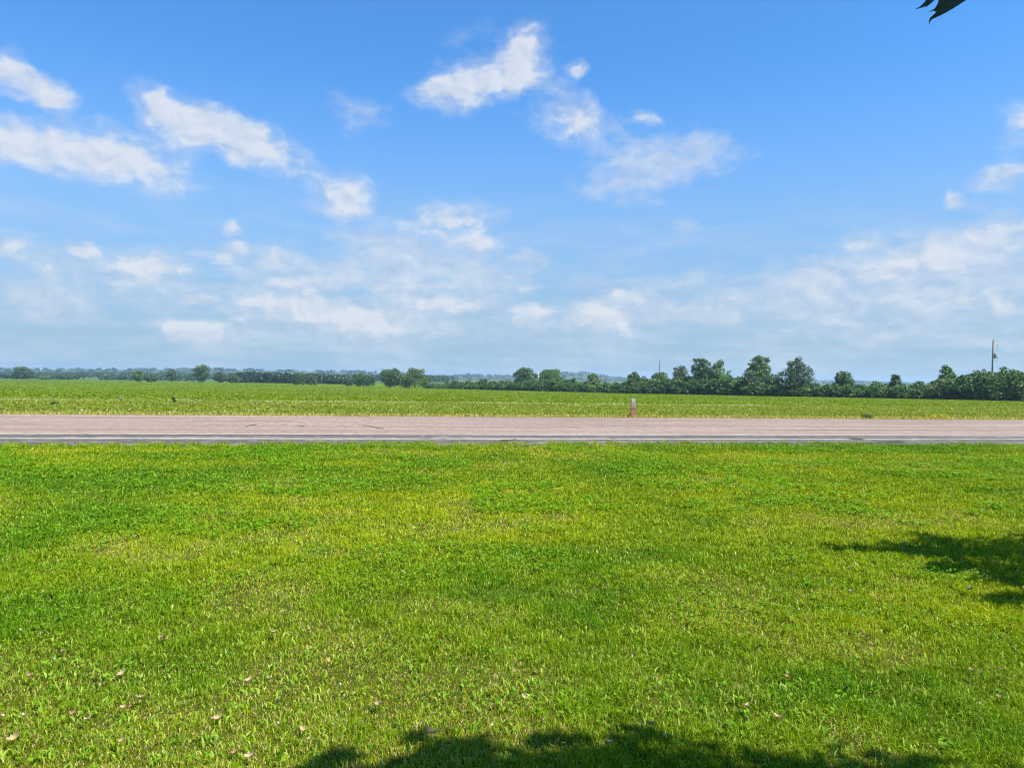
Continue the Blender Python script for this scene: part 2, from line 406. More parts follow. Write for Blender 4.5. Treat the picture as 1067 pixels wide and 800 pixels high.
# white clover heads as small six sided balls in the same mass
m_ = 150
fx, fy = lawn_samples(m_, 3.2, 16, .6); m_ = len(fx)
bw, bf, bc = [], [], []; off = len(V)
for i in range(m_):
    r = random.uniform(.006, .010); c = np.array([fx[i], fy[i], random.uniform(.045, .075)])
    bw.append(np.array([c + (r, 0, 0), c + (0, r, 0), c - (r, 0, 0), c - (0, r, 0), c + (0, 0, r), c - (0, 0, r)]))
    bf.append(np.array([(0, 1, 4), (1, 2, 4), (2, 3, 4), (3, 0, 4), (1, 0, 5), (2, 1, 5), (3, 2, 5), (0, 3, 5)]) + off + 6 * i)
    bc.append(np.tile(np.array([[.60, .60, .48]]) * random.uniform(.7, 1), (6, 1)))
tag(link('clover', np_mesh('clover', np.concatenate([V] + bw), Fs + [np.concatenate(bf)], M_grass, np.concatenate([Cc] + bc))),
    'patches of clover leaves and small white heads growing in the lawn', 'clover', kind='stuff')

# broad dandelion and plantain leaves: tall blades, wider, bright
X, Y = lawn_samples(90000, 1.5, 20, 1.2)
Pm = fbm(X / .9 + 11, Y / .9 + 5, 717); k = (Pm > .55) | (rng.random(len(X)) < .25); X, Y = X[k], Y[k]
cx = np.round(X / .16) * .16 + rng.normal(0, .03, len(X)); cy = np.round(Y / .16) * .16 + rng.normal(0, .03, len(X))
n = len(cx); k = tcoord(cx, cy) < -.1; cx, cy = cx[k], cy[k]; n = len(cx)
col = lerp((.12, .27, .004), (.42, .52, .07), rng.random(n) ** 1.5)
V, Fs, Cc = blades('w', cx, cy, np.zeros(n), .020 + .030 * rng.random(n) ** 1.5, (.005 + .005 * rng.random(n)) * np.clip(cy / 6, .9, 1.5), .3 + .7 * rng.random(n), col, M_grass, midw=1.25)
tag(link('lawn_weeds', np_mesh('lawn_weeds', V, Fs, M_grass, Cc)), 'broad light green weed leaves standing in the lawn', 'weeds', kind='stuff')

# verge and sparse near field, then the dense crop
def field_samples(n, t0, t1, wid=.80, extra=6):
    t = t0 + (t1 - t0) * rng.random(n)
    Yc = Y0 + t / CA
    s = (rng.random(n) * 2 - 1) * (wid * Yc * 1.12 + extra)
    return s * CA - t * SA, Y0 + s * SA + t * CA, t
# roadside fringe
X, Y, t = field_samples(52000, 11.9, 15.7)
n = len(X); col = lerp((.36, .34, .06), (.56, .46, .16), rng.random(n)); g = rng.random(n) < .25 + .4 * (t > 13.8); col[g] = lerp((.11, .20, .02), (.22, .30, .04), rng.random(n))[g]
V, Fs, Cc = blades('v', X, Y, terrain(X, Y) + .0, .06 + .10 * rng.random(n) * (t > 12.3), .018 + .018 * rng.random(n), .3 + .6 * rng.random(n), col, M_crop)
tag(link('verge_grass', np_mesh('verge_grass', V, Fs, M_crop, Cc)), 'dry yellowish grass fringe along the far edge of the road', 'grass', kind='stuff')
# near field
X, Y, t = field_samples(240000, 13.4, 47)
n = len(X); pt = fbm(X / 5, Y / 2.5, 818); r = rng.random(n)
col = lerp((.15, .22, .006), (.29, .33, .02), np.clip(r * .6 + pt * .8 - .2, 0, 1))
pale = rng.random(n) < (.04 + .17 * sstep(.5, .7, fbm(X / 1.6, Y / .9, 919))); col[pale] = lerp((.40, .42, .12), (.58, .56, .26), rng.random(n))[pale]
V1, F1, C1 = blades('n', X, Y, terrain(X, Y), (.07 + .11 * rng.random(n)), .04 + .05 * rng.random(n), .2 + .7 * rng.random(n), col, M_crop, midw=1.2)
# pale strip: light weeds and residue at the headland
X, Y, t = field_samples(26000, 42.6, 47.4); wv = .6 * fbm(X / 3, Y / 2, 929) + .4 * fbm(X / 14, Y / 6, 939) - .0018 * X * 1.0; k = wv > .54; Y = Y + 9 * (fbm(X / 16, Y * 0 + 2, 949) - .5); X, Y = X[k], Y[k]
n = len(X); col = lerp((.42, .40, .20), (.68, .64, .42), rng.random(n))
V2, F2, C2 = blades('n', X, Y, terrain(X, Y), (.06 + .12 * rng.random(n)), .05 + .07 * rng.random(n), .2 + .7 * rng.random(n), col, M_crop, midw=1.3)
tag(link('young_crop', np_mesh('young_crop', np.concatenate([V1, V2]), F1 + [f + len(V1) for f in F2], M_crop, np.concatenate([C1, C2]))),
    'sparse yellow green young crop with pale flecks along the near part of the field', 'crop', kind='stuff')
# dense crop in rows parallel to the road
Xa, Ya, ta = field_samples(280000, 46, 190, extra=10)
Xb, Yb_, tb = field_samples(90000, 190, 520, extra=10)
X = np.concatenate([Xa, Xb]); Y = np.concatenate([Ya, Yb_]); t = np.concatenate([ta, tb])
t2 = np.round(t / .76) * .76 + rng.normal(0, .09, len(t)); X = X - (t2 - t) * SA; Y = Y + (t2 - t) * CA
kf = Y < np.interp(X / Y * F + 533.5, EDGE_PX, EDGE_Y) - 1; X, Y, t = X[kf], Y[kf], t[kf]
n = len(X); pt = fbm(X / 14, Y / 9, 828)
col = lerp((.14, .23, .003), (.245, .32, .005), np.clip(.9 * pt + .25 * rng.random(n), 0, 1))
bigf = np.clip(t / 190, 1, 2.2)
V, Fs, Cc = blades('c', X, Y, terrain(X, Y), (.11 + .09 * rng.random(n)), (.11 + .12 * rng.random(n)) * bigf, .3 + .9 * rng.random(n), col, M_crop, midw=1.4)
tag(link('soybean_crop', np_mesh('soybean_crop', V, Fs, M_crop, Cc)), 'dense bright green crop covering the far part of the field', 'crop', kind='stuff')

# ------------------------------------------------------------------ trees
def leaf_cards(P, Nn, size, col):
    n = len(P)
    r = rng.normal(size=(n, 3)); u = np.cross(Nn, r); u /= np.linalg.norm(u, axis=1)[:, None] + 1e-9
    v = np.cross(Nn, u); s = size[:, None]
    k = .55 + .45 * rng.random((n, 1))
    V = np.empty((n, 5, 3), dtype=np.float32)
    bend = Nn * s * .25
    V[:, 0] = P - u * s * .9 - bend; V[:, 1] = P - v * s * k * .7; V[:, 2] = P + u * s * (.7 + .3 * rng.random((n, 1))) - bend
    V[:, 3] = P + v * s * k * .8 + u * s * .2; V[:, 4] = P + v * s * k * .5 - u * s * .5
    b = np.arange(n) * 5
    return V.reshape(-1, 3), [np.stack([b, b + 1, b + 2, b + 3, b + 4], -1)], np.repeat(col, 5, axis=0)

PROFILE = {
    'round': lambda z: np.maximum(np.sqrt(np.clip(1 - ((z - .48) / .53) ** 2, 0, 1)), np.where(z < .48, .62, 0)),
    'dome':  lambda z: np.sqrt(np.clip(1 - (np.clip(z - .25, 0, 1) / .76) ** 2, 0, 1)),
    'oval':  lambda z: np.maximum(np.clip(np.sin(np.clip(z * .93 + .05, 0, 1) * np.pi), 0, 1) ** .6, np.where(z < .45, .68, 0)),
    'cone':  lambda z: np.clip(1.02 - z, 0, 1) ** .75 * sstep(-.12, .22, z),
    'spire': lambda z: np.where(z < .55, 1.0, np.clip(1.0 - (z - .55) * 2.0, .16, 1)) * sstep(-.2, .2, z),
    'flat':  lambda z: np.clip(1 - np.clip(z - .55, 0, 1) ** 2 * 3.0, .2, 1) * sstep(-.2, .25, z),
}
def crown_data(kind, H, W, z0, nl, ncard, size, c1, c2, sparse=0.0, seed=0):
    """lobed crown of leaf clumps; H tree height, W crown width, z0 crown base"""
    r = np.random.default_rng(seed); prof = PROFILE[kind]; L = []
    ch = H - z0
    for i in range(nl):
        zr = (i + .5) / nl * .92 + r.uniform(-.04, .04); pr = float(prof(np.array([zr]))[0]) * W / 2
        lr = max(.10 * W, pr * r.uniform(.42, .62)) if kind != 'cone' else max(.12 * W, pr * r.uniform(.4, .6))
        lr = min(lr, ch * .3)
        a = i * 2.4 + r.uniform(-.5, .5); rad = max(0, pr - lr) * r.uniform(.75, 1.1)
        zc = np.clip(z0 + zr * ch, z0 + lr * .6, H - lr * .75)
        L.append((rad * math.cos(a), rad * math.sin(a), zc, lr, lr * r.uniform(.62, .9), r.uniform(0, 1)))
        if kind in ('round', 'dome', 'flat') and i % 2 == 0:
            a += math.pi * r.uniform(.8, 1.2)
            L.append((rad * math.cos(a), rad * math.sin(a), zc + r.uniform(-.1, .1) * ch, lr, lr * r.uniform(.6, .85), r.uniform(0, 1)))
    for i in range(nl):
        zr = r.uniform(.12, .97); pr = float(prof(np.array([zr]))[0]) * W / 2 * r.uniform(.85, 1.12); a = r.uniform(0, 6.283); lr = W * r.uniform(.055, .11)
        L.append((pr * math.cos(a), pr * math.sin(a), z0 + zr * ch, lr, lr * r.uniform(.6, 1.0), r.uniform(0, 1)))
    L = np.array(L); wt = L[:, 3] ** 1.9; idx = r.choice(len(L), ncard, p=wt / wt.sum()); l = L[idx]
    d = r.normal(size=(ncard, 3)); d /= np.linalg.norm(d, axis=1)[:, None]
    d[:, 2] = np.where(r.random(ncard) < .3, np.abs(d[:, 2]), d[:, 2])
    rr = r.uniform(.5, 1.0, ncard) ** .5 + r.normal(0, .07 + .1 * sparse, ncard)
    P = np.stack([l[:, 0] + d[:, 0] * l[:, 3] * rr, l[:, 1] + d[:, 1] * l[:, 3] * rr, l[:, 2] + d[:, 2] * l[:, 4] * rr], -1)
    P[:, 2] = np.maximum(P[:, 2], .15 * size)
    Nn = d * .7 + r.normal(size=(ncard, 3)) * .75 + np.array([0, 0, .25]); Nn /= np.linalg.norm(Nn, axis=1)[:, None]
    tone = np.clip(.55 * l[:, 5] + .6 * r.random(ncard) - .1, 0, 1)
    col = lerp(c1, c2, tone)
    return leaf_cards(P, Nn, size * r.uniform(.6, 1.35, ncard), col), L
GREENS = {
    'dark':  ((.028, .078, .019), (.090, .180, .036)),
    'mid':   ((.046, .115, .024), (.135, .235, .042)),
    'olive': ((.060, .110, .022), (.140, .205, .045)),
    'pale':  ((.060, .105, .045), (.130, .180, .085)),
    'grey':  ((.042, .085, .038), (.095, .150, .062)),
}
_seed = [100]
def make_tree(px, top, Y, wpx, kind, tone, label, name='tree', z0=.12, nl=12, dens=1.0, size=None, sparse=0.0, group=None, cat='tree'):
    _seed[0] += 1; sd = _seed[0]
    x, y, z = gpt(px, Y)
    H = EYE - z + (hor(px) - top) / F * Y; W = wpx / F * Y
    pxm = Y / F                                             # metres per photo pixel
    size = size or max(.22, .62 * pxm)
    nc = int(dens * 2.6 * (H * W + .5 * W * W) / (size * size) + 250); nc = min(nc, 9000)
    c1, c2 = GREENS[tone]
    (V, Fs, Cc), L = crown_data(kind, H, W, z0 * H, nl, nc, size, c1, c2, sparse, sd)
    t = thing(name, label, cat, (x, y, z), 0, group)
    mb = MB(); r = random.Random(sd); r0 = .022 * H + .05
    top_z = H * .75
    mb.tube([(0, 0, -.3), (.02 * H * r.uniform(-1, 1), .01 * H, H * .25), (.03 * H * r.uniform(-1, 1), 0, H * .5), (0, .02 * H, top_z)], [r0 * 1.25, r0, r0 * .7, r0 * .2], 7)
    for i in range(6):
        l = L[int(r.random() * len(L))]; zz = H * r.uniform(.18, .5)
        mb.tube([(0, 0, zz), (l[0] * .5, l[1] * .5, (zz + l[2]) / 2 + .04 * H), (l[0], l[1], l[2])], [r0 * .45, r0 * .3, r0 * .1], 5)
    link('trunk', mb.mesh('trunk', M_bark, True), t)
    link('crown', np_mesh('crown', V, Fs, M_leaf, Cc), t)
    return t

def edgeY(px): return float(np.interp(px, EDGE_PX, EDGE_Y))

T = make_tree
# lone trees along the far edge of the field, from the left
T(23, 382, 560, 19, 'dome', 'grey', 'hazy grey green round tree alone at the far left end of the field', z0=.08)
T(47, 391.3, 545, 12, 'dome', 'mid', 'tiny round tree beside the hazy grey tree, far left', z0=.05)
T(144, 386, 480, 13, 'round', 'mid', 'small green round tree, first in the loose row before the dark wood', z0=.06)
T(158, 391, 485, 14, 'dome', 'grey', 'low hazy bush like tree just behind the small round tree', z0=.05)
T(179, 384, 470, 11, 'oval', 'pale', 'narrow pale green tree between the small round tree and the tall dark one', z0=.12, sparse=.6, dens=.75)
T(210, 380, 460, 17, 'round', 'dark', 'tallest dark round tree in the loose row by the far wood', z0=.10, nl=14)
T(229, 387.3, 470, 13, 'oval', 'grey', 'grey green tree just beside the tallest dark round tree', z0=.08)
T(243, 390.2, 480, 15, 'dome', 'grey', 'low hazy tree at the end of the dark wood', z0=.05)
T(311, 388.4, 415, 17, 'dome', 'dark', 'dark lump shaped tree in front of the far wood', z0=.05)
T(324, 391, 418, 14, 'dome', 'grey', 'hazy rounded tree beside the dark lump tree at the wood edge', z0=.05)
T(363, 392.5, 400, 13, 'dome', 'grey', 'small grey green shrubby tree left of the dark twin tree', z0=.04)
T(375, 389, 385, 17, 'round', 'dark', 'dark compact tree standing before the pair of big round trees', z0=.06)
T(384, 391.5, 390, 15, 'dome', 'grey', 'lower pale tree hugging the dark compact tree', z0=.05)
T(407, 384, 345, 24, 'round', 'dark', 'dark tall round tree of the big pair in the field gap', z0=.05, nl=14)
T(432, 384.5, 340, 33, 'dome', 'olive', 'broad olive round tree of the big pair in the field gap', z0=.05, nl=16)
# trees standing in and behind the hedgerow
T(475, 396, 330, 8, 'oval', 'mid', 'small tree poking above the low start of the hedgerow')
T(504, 394.5, 310, 18, 'cone', 'dark', 'small pointed dark tree above the low hedgerow')
T(547, 383.3, 292, 27, 'dome', 'dark', 'dark domed tree, first large crown of the hedgerow', nl=14)
T(574, 384.8, 290, 29, 'flat', 'mid', 'flat topped wide tree next to the dark domed tree', nl=12)
T(618, 388.5, 262, 16, 'oval', 'olive', 'light olive tree above the hedgerow beneath the far hill', sparse=.3)
T(597, 393.5, 270, 10, 'dome', 'dark', 'small dark tree between flat topped and olive trees')
T(661, 386.3, 240, 25, 'cone', 'mid', 'narrow pointed green tree just behind the roadside marker post', sparse=.3)
T(671, 391.5, 245, 13, 'dome', 'grey', 'soft grey green tree beside the narrow pointed tree')
T(688, 387.6, 236, 21, 'round', 'olive', 'round olive green tree in front of the bare dark pole', nl=13)
T(709, 380, 232, 18, 'round', 'pale', 'pale thin crowned tree, see through, left of the big dark tree', sparse=.9, dens=.6, z0=.3)
T(731, 371.8, 218, 25, 'oval', 'dark', 'tall dark green tree, highest crown of the hedgerow', nl=16)
T(748, 376.5, 216, 24, 'dome', 'mid', 'lighter green tree leaning against the highest dark crown', nl=14)
T(791, 370.2, 205, 28, 'oval', 'mid', 'upright green tree rising out of big rounded bushes', nl=16)
T(781, 386.5, 196, 24, 'dome', 'grey', 'wide rounded shrubby tree at the foot of the upright green tree', z0=.03)
T(806, 389, 194, 26, 'dome', 'dark', 'second rounded shrubby tree, darker, below the upright green tree', z0=.03)
T(831, 372.5, 188, 37, 'spire', 'grey', 'broad conical grey green tree with open pointed top', z0=.04, nl=18, sparse=.5, dens=.9)
T(879, 386.5, 186, 22, 'dome', 'dark', 'dark mushroom shaped tree above the low hedgerow', z0=.25, nl=12)
T(914, 397, 180, 16, 'dome', 'mid', 'small green crown just above the hedge between two dark trees')
T(933, 390.6, 178, 27, 'cone', 'dark', 'small dark cone shaped tree above the low hedge', nl=12)
T(958, 396.8, 178, 13, 'round', 'dark', 'tiny dark round tree top behind the hedge gap')
T(987, 381.0, 168, 33, 'cone', 'mid', 'spiky pointed tree in the hedgerow before the transformer pole', nl=14, sparse=.5)
T(1021, 384.8, 160, 23, 'flat', 'dark', 'sparse twiggy tree with ragged top beside the transformer pole', sparse=1.2, dens=.55, nl=10, z0=.3)
T(1052, 384, 142, 40, 'dome', 'mid', 'large leafy tree under the transformer pole at the hedge end', z0=.02, nl=18)
T(1092, 383, 134, 44, 'dome', 'dark', 'large dark tree closing the hedgerow past the transformer pole', z0=.02, nl=16)

# the hedgerow: bushes one by one, three kinds
def bush_proto(tone, seed, H=4.0, W=5.0):
    c1, c2 = GREENS[tone]
    (V, Fs, Cc), L = crown_data('dome', H, W, .02, 9, 1500, .26, c1, c2, .2, seed)
    mb = MB()
    for k in range(5):
        l = L[k]; mb.tube([(.1 * k - .2, .05 * k, -.2), (l[0] * .5, l[1] * .5, l[2] * .5), (l[0], l[1], l[2])], [.07, .05, .02], 5)
    return np_mesh('crown', V, Fs, M_leaf, Cc), mb.mesh('trunk', M_bark, True)
KIND = {
    'dark': ('dark green bush in the hedgerow along the field edge', 'dark bushes in the hedgerow'),
    'mid': ('mid green bush in the hedgerow along the field edge', 'mid green bushes in the hedgerow'),
    'olive': ('yellowish olive bush in the hedgerow along the field edge', 'olive bushes in the hedgerow'),
}
PROTO = {k: [bush_proto(k, 900 + 10 * j + i) for i in range(3)] for j, k in enumerate(KIND)}
first = {}
def place_bush(px, Y, H, W, kind, rz):
    x, y, z = gpt(px, Y)
    crown, trunk = random.choice(PROTO[kind])
    if kind not in first:
        t = thing('hedge_bush', KIND[kind][0], 'bush', (x, y, z), rz, KIND[kind][1])
        link('crown', crown, t); link('trunk', trunk, t); first[kind] = t
    else:
        t = first[kind].copy(); COL.objects.link(t); t.location = (x, y, z); t.rotation_euler = (0, 0, rz)
        for ch in first[kind].children:
            c = ch.copy(); c.data = crown if ch.data.name.startswith('crown') else trunk
            COL.objects.link(c); c.parent = t
    t.scale = (W / 5.0, W / 5.0, H / 4.0)
HP = [448, 470, 520, 545, 575, 600, 640, 680, 700, 735, 760, 800, 825, 860, 900, 945, 960, 985, 1000, 1030, 1067, 1250]
HT = [400, 399, 397.5, 396.5, 395.5, 397.5, 398.5, 397, 394.5, 393.5, 393.5, 399, 401, 401.5, 402, 401.5, 402, 394, 393, 390.5, 389, 386]
px = 449.0
while px < 1190:
    Y = edgeY(px); pm = Y / F
    for row in range(3):
        Yb = Y + 2.5 + row * 3.8 + random.uniform(-.8, .8)
        pb = px + random.uniform(-2, 2)
        top = float(np.interp(pb, HP, HT)) + random.uniform(-1.3, 1.3) + (1.8, .2, -1.0)[row]
        zz = gpt(pb, Yb)[2]
        H = max(1.2, EYE - zz + (hor(pb) - top) / F * Yb)
        kd = random.choices(['dark', 'mid', 'olive'], [5, 4, 1.6])[0]
        place_bush(pb, Yb, H, max(5.0, min(8.5, H * 1.3)) * random.uniform(.85, 1.2), kd, random.uniform(0, 6.28))
    px += max(3.6 / pm, 4.0) * random.uniform(.85, 1.15) * .9

# far dark plantation and woods (each reads as one mass)
def wood_mass(pts, hgt, size, per, c1, c2, rad):
    Vs, Fa, Ca = [], [], []; off = 0
    P, Nn, S, Cl = [], [], [], []
    for (x, y, z), H in zip(pts, hgt):
        n = per; d = rng.normal(size=(n, 3)); d /= np.linalg.norm(d, axis=1)[:, None]
        rr = rng.uniform(.6, 1.05, n)[:, None]; W = rad * random.uniform(.7, 1.3)
        up = d * rr * np.array([W, W, H * .5]) + np.array([x, y, z + H * .5])
        P.append(up); nn = d * .8 + rng.normal(size=(n, 3)) * .6; Nn.append(nn / np.linalg.norm(nn, axis=1)[:, None])
        S.append(size * rng.uniform(.6, 1.3, n)); tn = random.random(); Cl.append(lerp(c1, c2, np.clip(.6 * tn + .5 * rng.random(n), 0, 1)))
    return leaf_cards(np.concatenate(P), np.concatenate(Nn), np.concatenate(S), np.concatenate(Cl))
pts, hg = [], []
for i in range(260):
    px = random.uniform(243, 357); Y = random.uniform(505, 585)
    if px > 345: Y = random.uniform(500, 530)
    x, y, z = gpt(px, Y); top = np.interp(px, [243, 256, 290, 335, 357], [388.6, 387.4, 388.2, 390.0, 392]) + random.uniform(-.5, .6)
    pts.append((x, y, z)); hg.append(max(3, EYE - z + (hor(px) - top) / F * Y))
V, Fs, Cc = wood_mass(pts, hg, .9, 80, (.016, .042, .018), (.034, .07, .026), 3.0)
tag(link('plantation_wood', np_mesh('plantation_wood', V, Fs, M_leaf, Cc)), 'dark even topped wood beyond the left part of the field', 'wood', kind='stuff')
pts, hg = [], []
for i in range(1500):                                           # low far wood line past the field, left half and beyond
    px = random.uniform(-260, 470); Y = random.uniform(900, 1500); x, y, z = gpt(px, Y)
    top = np.interp(px, [-260, 0, 120, 240, 330, 470], [384.5, 385.8, 386.2, 387.8, 389.6, 391]) + random.uniform(-.3, .9) + (1500 - Y) / 600 * 3.4 * (px < 300)
    pts.append((x, y, z)); hg.append(max(3.5, EYE - z + (hor(px) - top) / F * Y))
for i in range(420):                                            # nearer low belt under it
    px = random.uniform(-260, 250); Y = random.uniform(590, 720)
    if math.sin(px * .11) + math.sin(px * .047 + 1) < -.1: continue
    x, y, z = gpt(px, Y)
    top = hor(px) + random.uniform(5.2, 8.0); pts.append((x, y, z)); hg.append(max(2.2, EYE - z + (hor(px) - top) / F * Y))
V, Fs, Cc = wood_mass(pts, hg, 1.5, 46, (.018, .055, .02), (.04, .095, .03), 7.0)
tag(link('far_woods', np_mesh('far_woods', V, Fs, M_leaf, Cc)), 'hazy band of far woods low on the horizon beyond the field', 'wood', kind='stuff')
# forest covering the hills
idx = rng.integers(0, HX.size, 5200); hx, hy, hz = HX.ravel()[idx] + rng.uniform(-13, 13, 5200), HY.ravel()[idx] + rng.uniform(-25, 25, 5200), HZ.ravel()[idx]
k = (hz > terrain(hx, hy) - 1.0); hx, hy, hz = hx[k], hy[k], hz[k]
V, Fs, Cc = wood_mass(list(zip(hx, hy, hz - 1)), rng.uniform(5, 9, len(hx)), 3.2, 16, (.018, .055, .024), (.035, .085, .035), 9)
tag(link('hillside_forest', np_mesh('hillside_forest', V, Fs, M_leaf, Cc)), 'blue green forest covering the distant hills', 'forest', kind='stuff')

# ------------------------------------------------------------------ utility poles
x, y, z = gpt(1033.3, 158)
ph = EYE - z + (hor(1034) - 354.3) / F * 158
t = thing('utility_pole', 'weathered utility pole with a grey transformer standing above the hedge', 'pole', (x, y, z))
t.rotation_euler = (0, R(.6), 0)
link('pole', MB().tube([(0, 0, -.5), (0, 0, ph * .5), (0, 0, ph)], [.19, .16, .13], 12).mesh('pole', M_pole, True), t)
tz = ph - 3.35
tr = link('transformer', MB().tube([(.52, 0, tz - .52), (.52, 0, tz - .50), (.52, 0, tz + .45), (.52, 0, tz + .52), (.52, 0, tz + .56)], [.26, .29, .29, .27, .14], 16).mesh('transformer', M_trans, True), t)
link('bracket', MB().box((.12, -.06, tz - .3), (.30, .06, tz - .22)).mesh('bracket', M_metal), tr)
link('bracket', MB().box((.12, -.06, tz + .22), (.30, .06, tz + .3)).mesh('bracket', M_metal), tr)
link('bushing', MB().tube([(.52, 0, tz + .5), (.52, 0, tz + .6), (.52, 0, tz + .64), (.52, 0, tz + .7), (.52, 0, tz + .82)], [.06, .06, .09, .05, .04], 10).mesh('bushing', M_porc, True), tr)
cut = link('cutout', MB().tube([(.84, 0, ph - 1.3), (.93, 0, ph - 1.0), (1.0, 0, ph - .7)], [.06, .085, .06], 10).mesh('cutout', M_porc, True), t)
link('bracket', MB().tube([(.1, 0, ph - .95), (.92, 0, ph - 1.0)], .035, 8).mesh('bracket', M_metal), cut)
link('insulator', MB().tube([(.05, 0, ph - .02), (.09, 0, ph + .14), (.09, 0, ph + .2), (.09, 0, ph + .34)], [.05, .05, .09, .05], 10).mesh('insulator', M_porc, True), t)
link('lead_wire', MB().tube([(.09, 0, ph + .3), (.5, 0, ph + .12), (.95, 0, ph - .2), (1.0, 0, ph - .7)], .02, 6)
     .tube([(.85, 0, ph - 1.3), (.72, 0, ph - 1.8), (.62, 0, ph - 2.3), (.52, 0, tz + .8)], .02, 6)
     .tube([(.78, 0, tz + .2), (1.02, 0, tz - .1), (1.06, 0, tz - .75), (.85, 0, tz - 1.15), (.45, 0, tz - 1.0), (.16, 0, tz - .7)], .028, 6).mesh('lead_wire', M_wire), t)
link('pole_band', MB().tube([(0, 0, tz - 1.0), (0, 0, tz - .88)], .2, 12).mesh('pole_band', M_metal), t)

x, y, z = gpt(686.8, 243)
ph2 = EYE - z + (hor(687) - 376) / F * 243
t = thing('utility_pole', 'slim dark bare pole rising from the hedge behind the round olive tree', 'pole', (x, y, z))
link('pole', MB().tube([(0, 0, -.5), (0, 0, ph2 * .5), (0, 0, ph2)], [.20, .17, .14], 12).mesh('pole', M_pole, True), t)
link('insulator', MB().tube([(0, 0, ph2), (0, 0, ph2 + .12), (0, 0, ph2 + .18), (0, 0, ph2 + .3)], [.04, .05, .09, .05], 10).mesh('insulator', M_porc, True), t)
x, y, z = gpt(561, 286)
ph3 = EYE - z + (hor(561) - 387.5) / F * 286
t = thing('utility_pole', 'short thin pale pole between the dark domed and flat topped trees', 'pole', (x, y, z))
link('pole', MB().tube([(0, 0, -.5), (0, 0, ph3 * .5), (0, 0, ph3)], [.15, .13, .11], 10).mesh('pole', M_polepale, True), t)
link('pole_cap', MB().tube([(0, 0, ph3), (0, 0, ph3 + .06), (0, 0, ph3 + .12)], [.14, .14, .05], 10).mesh('pole_cap', M_metal), t)

# ------------------------------------------------------------------ marker post beside the road
x, y, z = gpt(660.2, 30.75)
t = thing('marker_post', 'short weathered marker post, pale above and rusty red below, beside the road', 'marker post', (x, y, z), R(9)); t.scale = (1, 1, .93)
M_rust = simple_mat('rusty_post', (.31, .095, .05), (.30, .15, .10), 9, .8, bump=.2)
M_face = simple_mat('post_plate', (.33, .28, .24), (.25, .155, .12), 11, .6)
M_capm = simple_mat('post_cap', (.27, .33, .31), (.40, .43, .41), 9, .5)
M_brown = simple_mat('post_dark_side', (.10, .055, .035), (.15, .08, .05), 9, .9, bump=.3)
link('post', MB().box((-.095, -.03, -.3), (.095, .06, .46)).mesh('post', M_rust, bevel=.008), t)
link('plate', MB().box((-.098, -.045, .43), (.098, .05, .70)).mesh('plate', M_face, bevel=.006), t)
link('cap', MB().box((-.09, -.036, .70), (.09, .045, .86)).mesh('cap', M_capm, bevel=.01), t)
link('dark_side', MB().box((.02, .062, -.3), (.12, .15, .84)).mesh('dark_side', M_brown, bevel=.006), t)  # dark right side of the post, built as a separate upright piece

# ------------------------------------------------------------------ single weeds in the field
def weed(px, Y, H, W, col1, col2, label, name, cat='plant', lean=0.0):
    x, y, z = gpt(px, Y); t = thing(name, label, cat, (x, y, z))
    mb = MB()
    for k in range(6):
        a = k * 1.05; mb.tube([(0, 0, -.03), (math.cos(a) * W * .15 + lean * H * .4, math.sin(a) * W * .15, H * .5), (math.cos(a) * W * .35 + lean * H, math.sin(a) * W * .35, H * .92)], [.018, .013, .006], 5)
    link('stem', mb.mesh('stem', M_wstem), t)
    n = 260; P = rng.normal(size=(n, 3)) * np.array([W * .22, W * .22, H * .22]) + np.array([0, 0, H * .55]); P[:, 2] = np.clip(P[:, 2], .04, H)
    P[:, 0] += lean * P[:, 2]
    Nn = rng.normal(size=(n, 3)); Nn /= np.linalg.norm(Nn, axis=1)[:, None]
    V, Fs, Cc = leaf_cards(P, Nn, rng.uniform(.03, .075, n), lerp(col1, col2, rng.random(n)))
    link('leaves', np_mesh('leaves', V, Fs, M_crop, Cc), t)
M_wstem = simple_mat('weed_stem', (.12, .12, .05), (.2, .17, .08), 9, .9)
weed(183, 50, .50, .14, (.06, .09, .03), (.12, .16, .06), 'dark leaning weed standing in the young crop at the pale strip', 'weed', lean=-.35)
weed(905, 32.6, .20, .34, (.05, .12, .02), (.14, .24, .05), 'dark green bushy weed near the far road edge below the cone tree', 'weed')
weed(127, 55, .45, .2, (.42, .40, .22), (.62, .58, .38), 'pale dry weed stalk in the young crop field', 'weed')
weed(978, 33.6, .22, .9, (.32, .34, .03), (.55, .50, .05), 'yellow flowering weed patch at the far road edge', 'weed')
weed(57, 40, .3, .4, (.10, .18, .03), (.2, .28, .05), 'low green weed tuft at the far road edge, far left', 'weed')

# ------------------------------------------------------------------ dry fallen leaves on the lawn
def dry_leaf(seed, Lg, wd, curl):
    r = random.Random(seed); n = 9; V, Q, C = [], [], []
    for i in range(n):
        f = i / (n - 1); w = wd * math.sin(math.pi * min(1, f * .93 + .05)) ** .8 * (1 + .28 * (1 if i % 2 else -1) * (0 < i < n - 1))
        zc = .5 * curl * (2 * f - 1) ** 2 * Lg; yy = (f - .5) * Lg
        for s, k in ((-1, 1), (-.5, .35), (0, 0), (.5, .35), (1, 1)):
            V.append((s * w / 2 + r.uniform(-.001, .001), yy, zc + k * curl * w * .6 + r.uniform(0, .002)))
    for i in range(n - 1):
        for k in range(4): Q.append((i * 5 + k, i * 5 + k + 1, (i + 1) * 5 + k + 1, (i + 1) * 5 + k))
    return V, Q
def leaf_mesh(name, seed, Lg, wd, curl, c):
    V, Q = dry_leaf(seed, Lg, wd, curl)
    cc = np.array([c]) * np.random.default_rng(seed).uniform(.8, 1.15, (len(V), 1))
    return np_mesh(name, np.array(V), [np.array(Q)], M_dry, cc, smooth_shade=True)
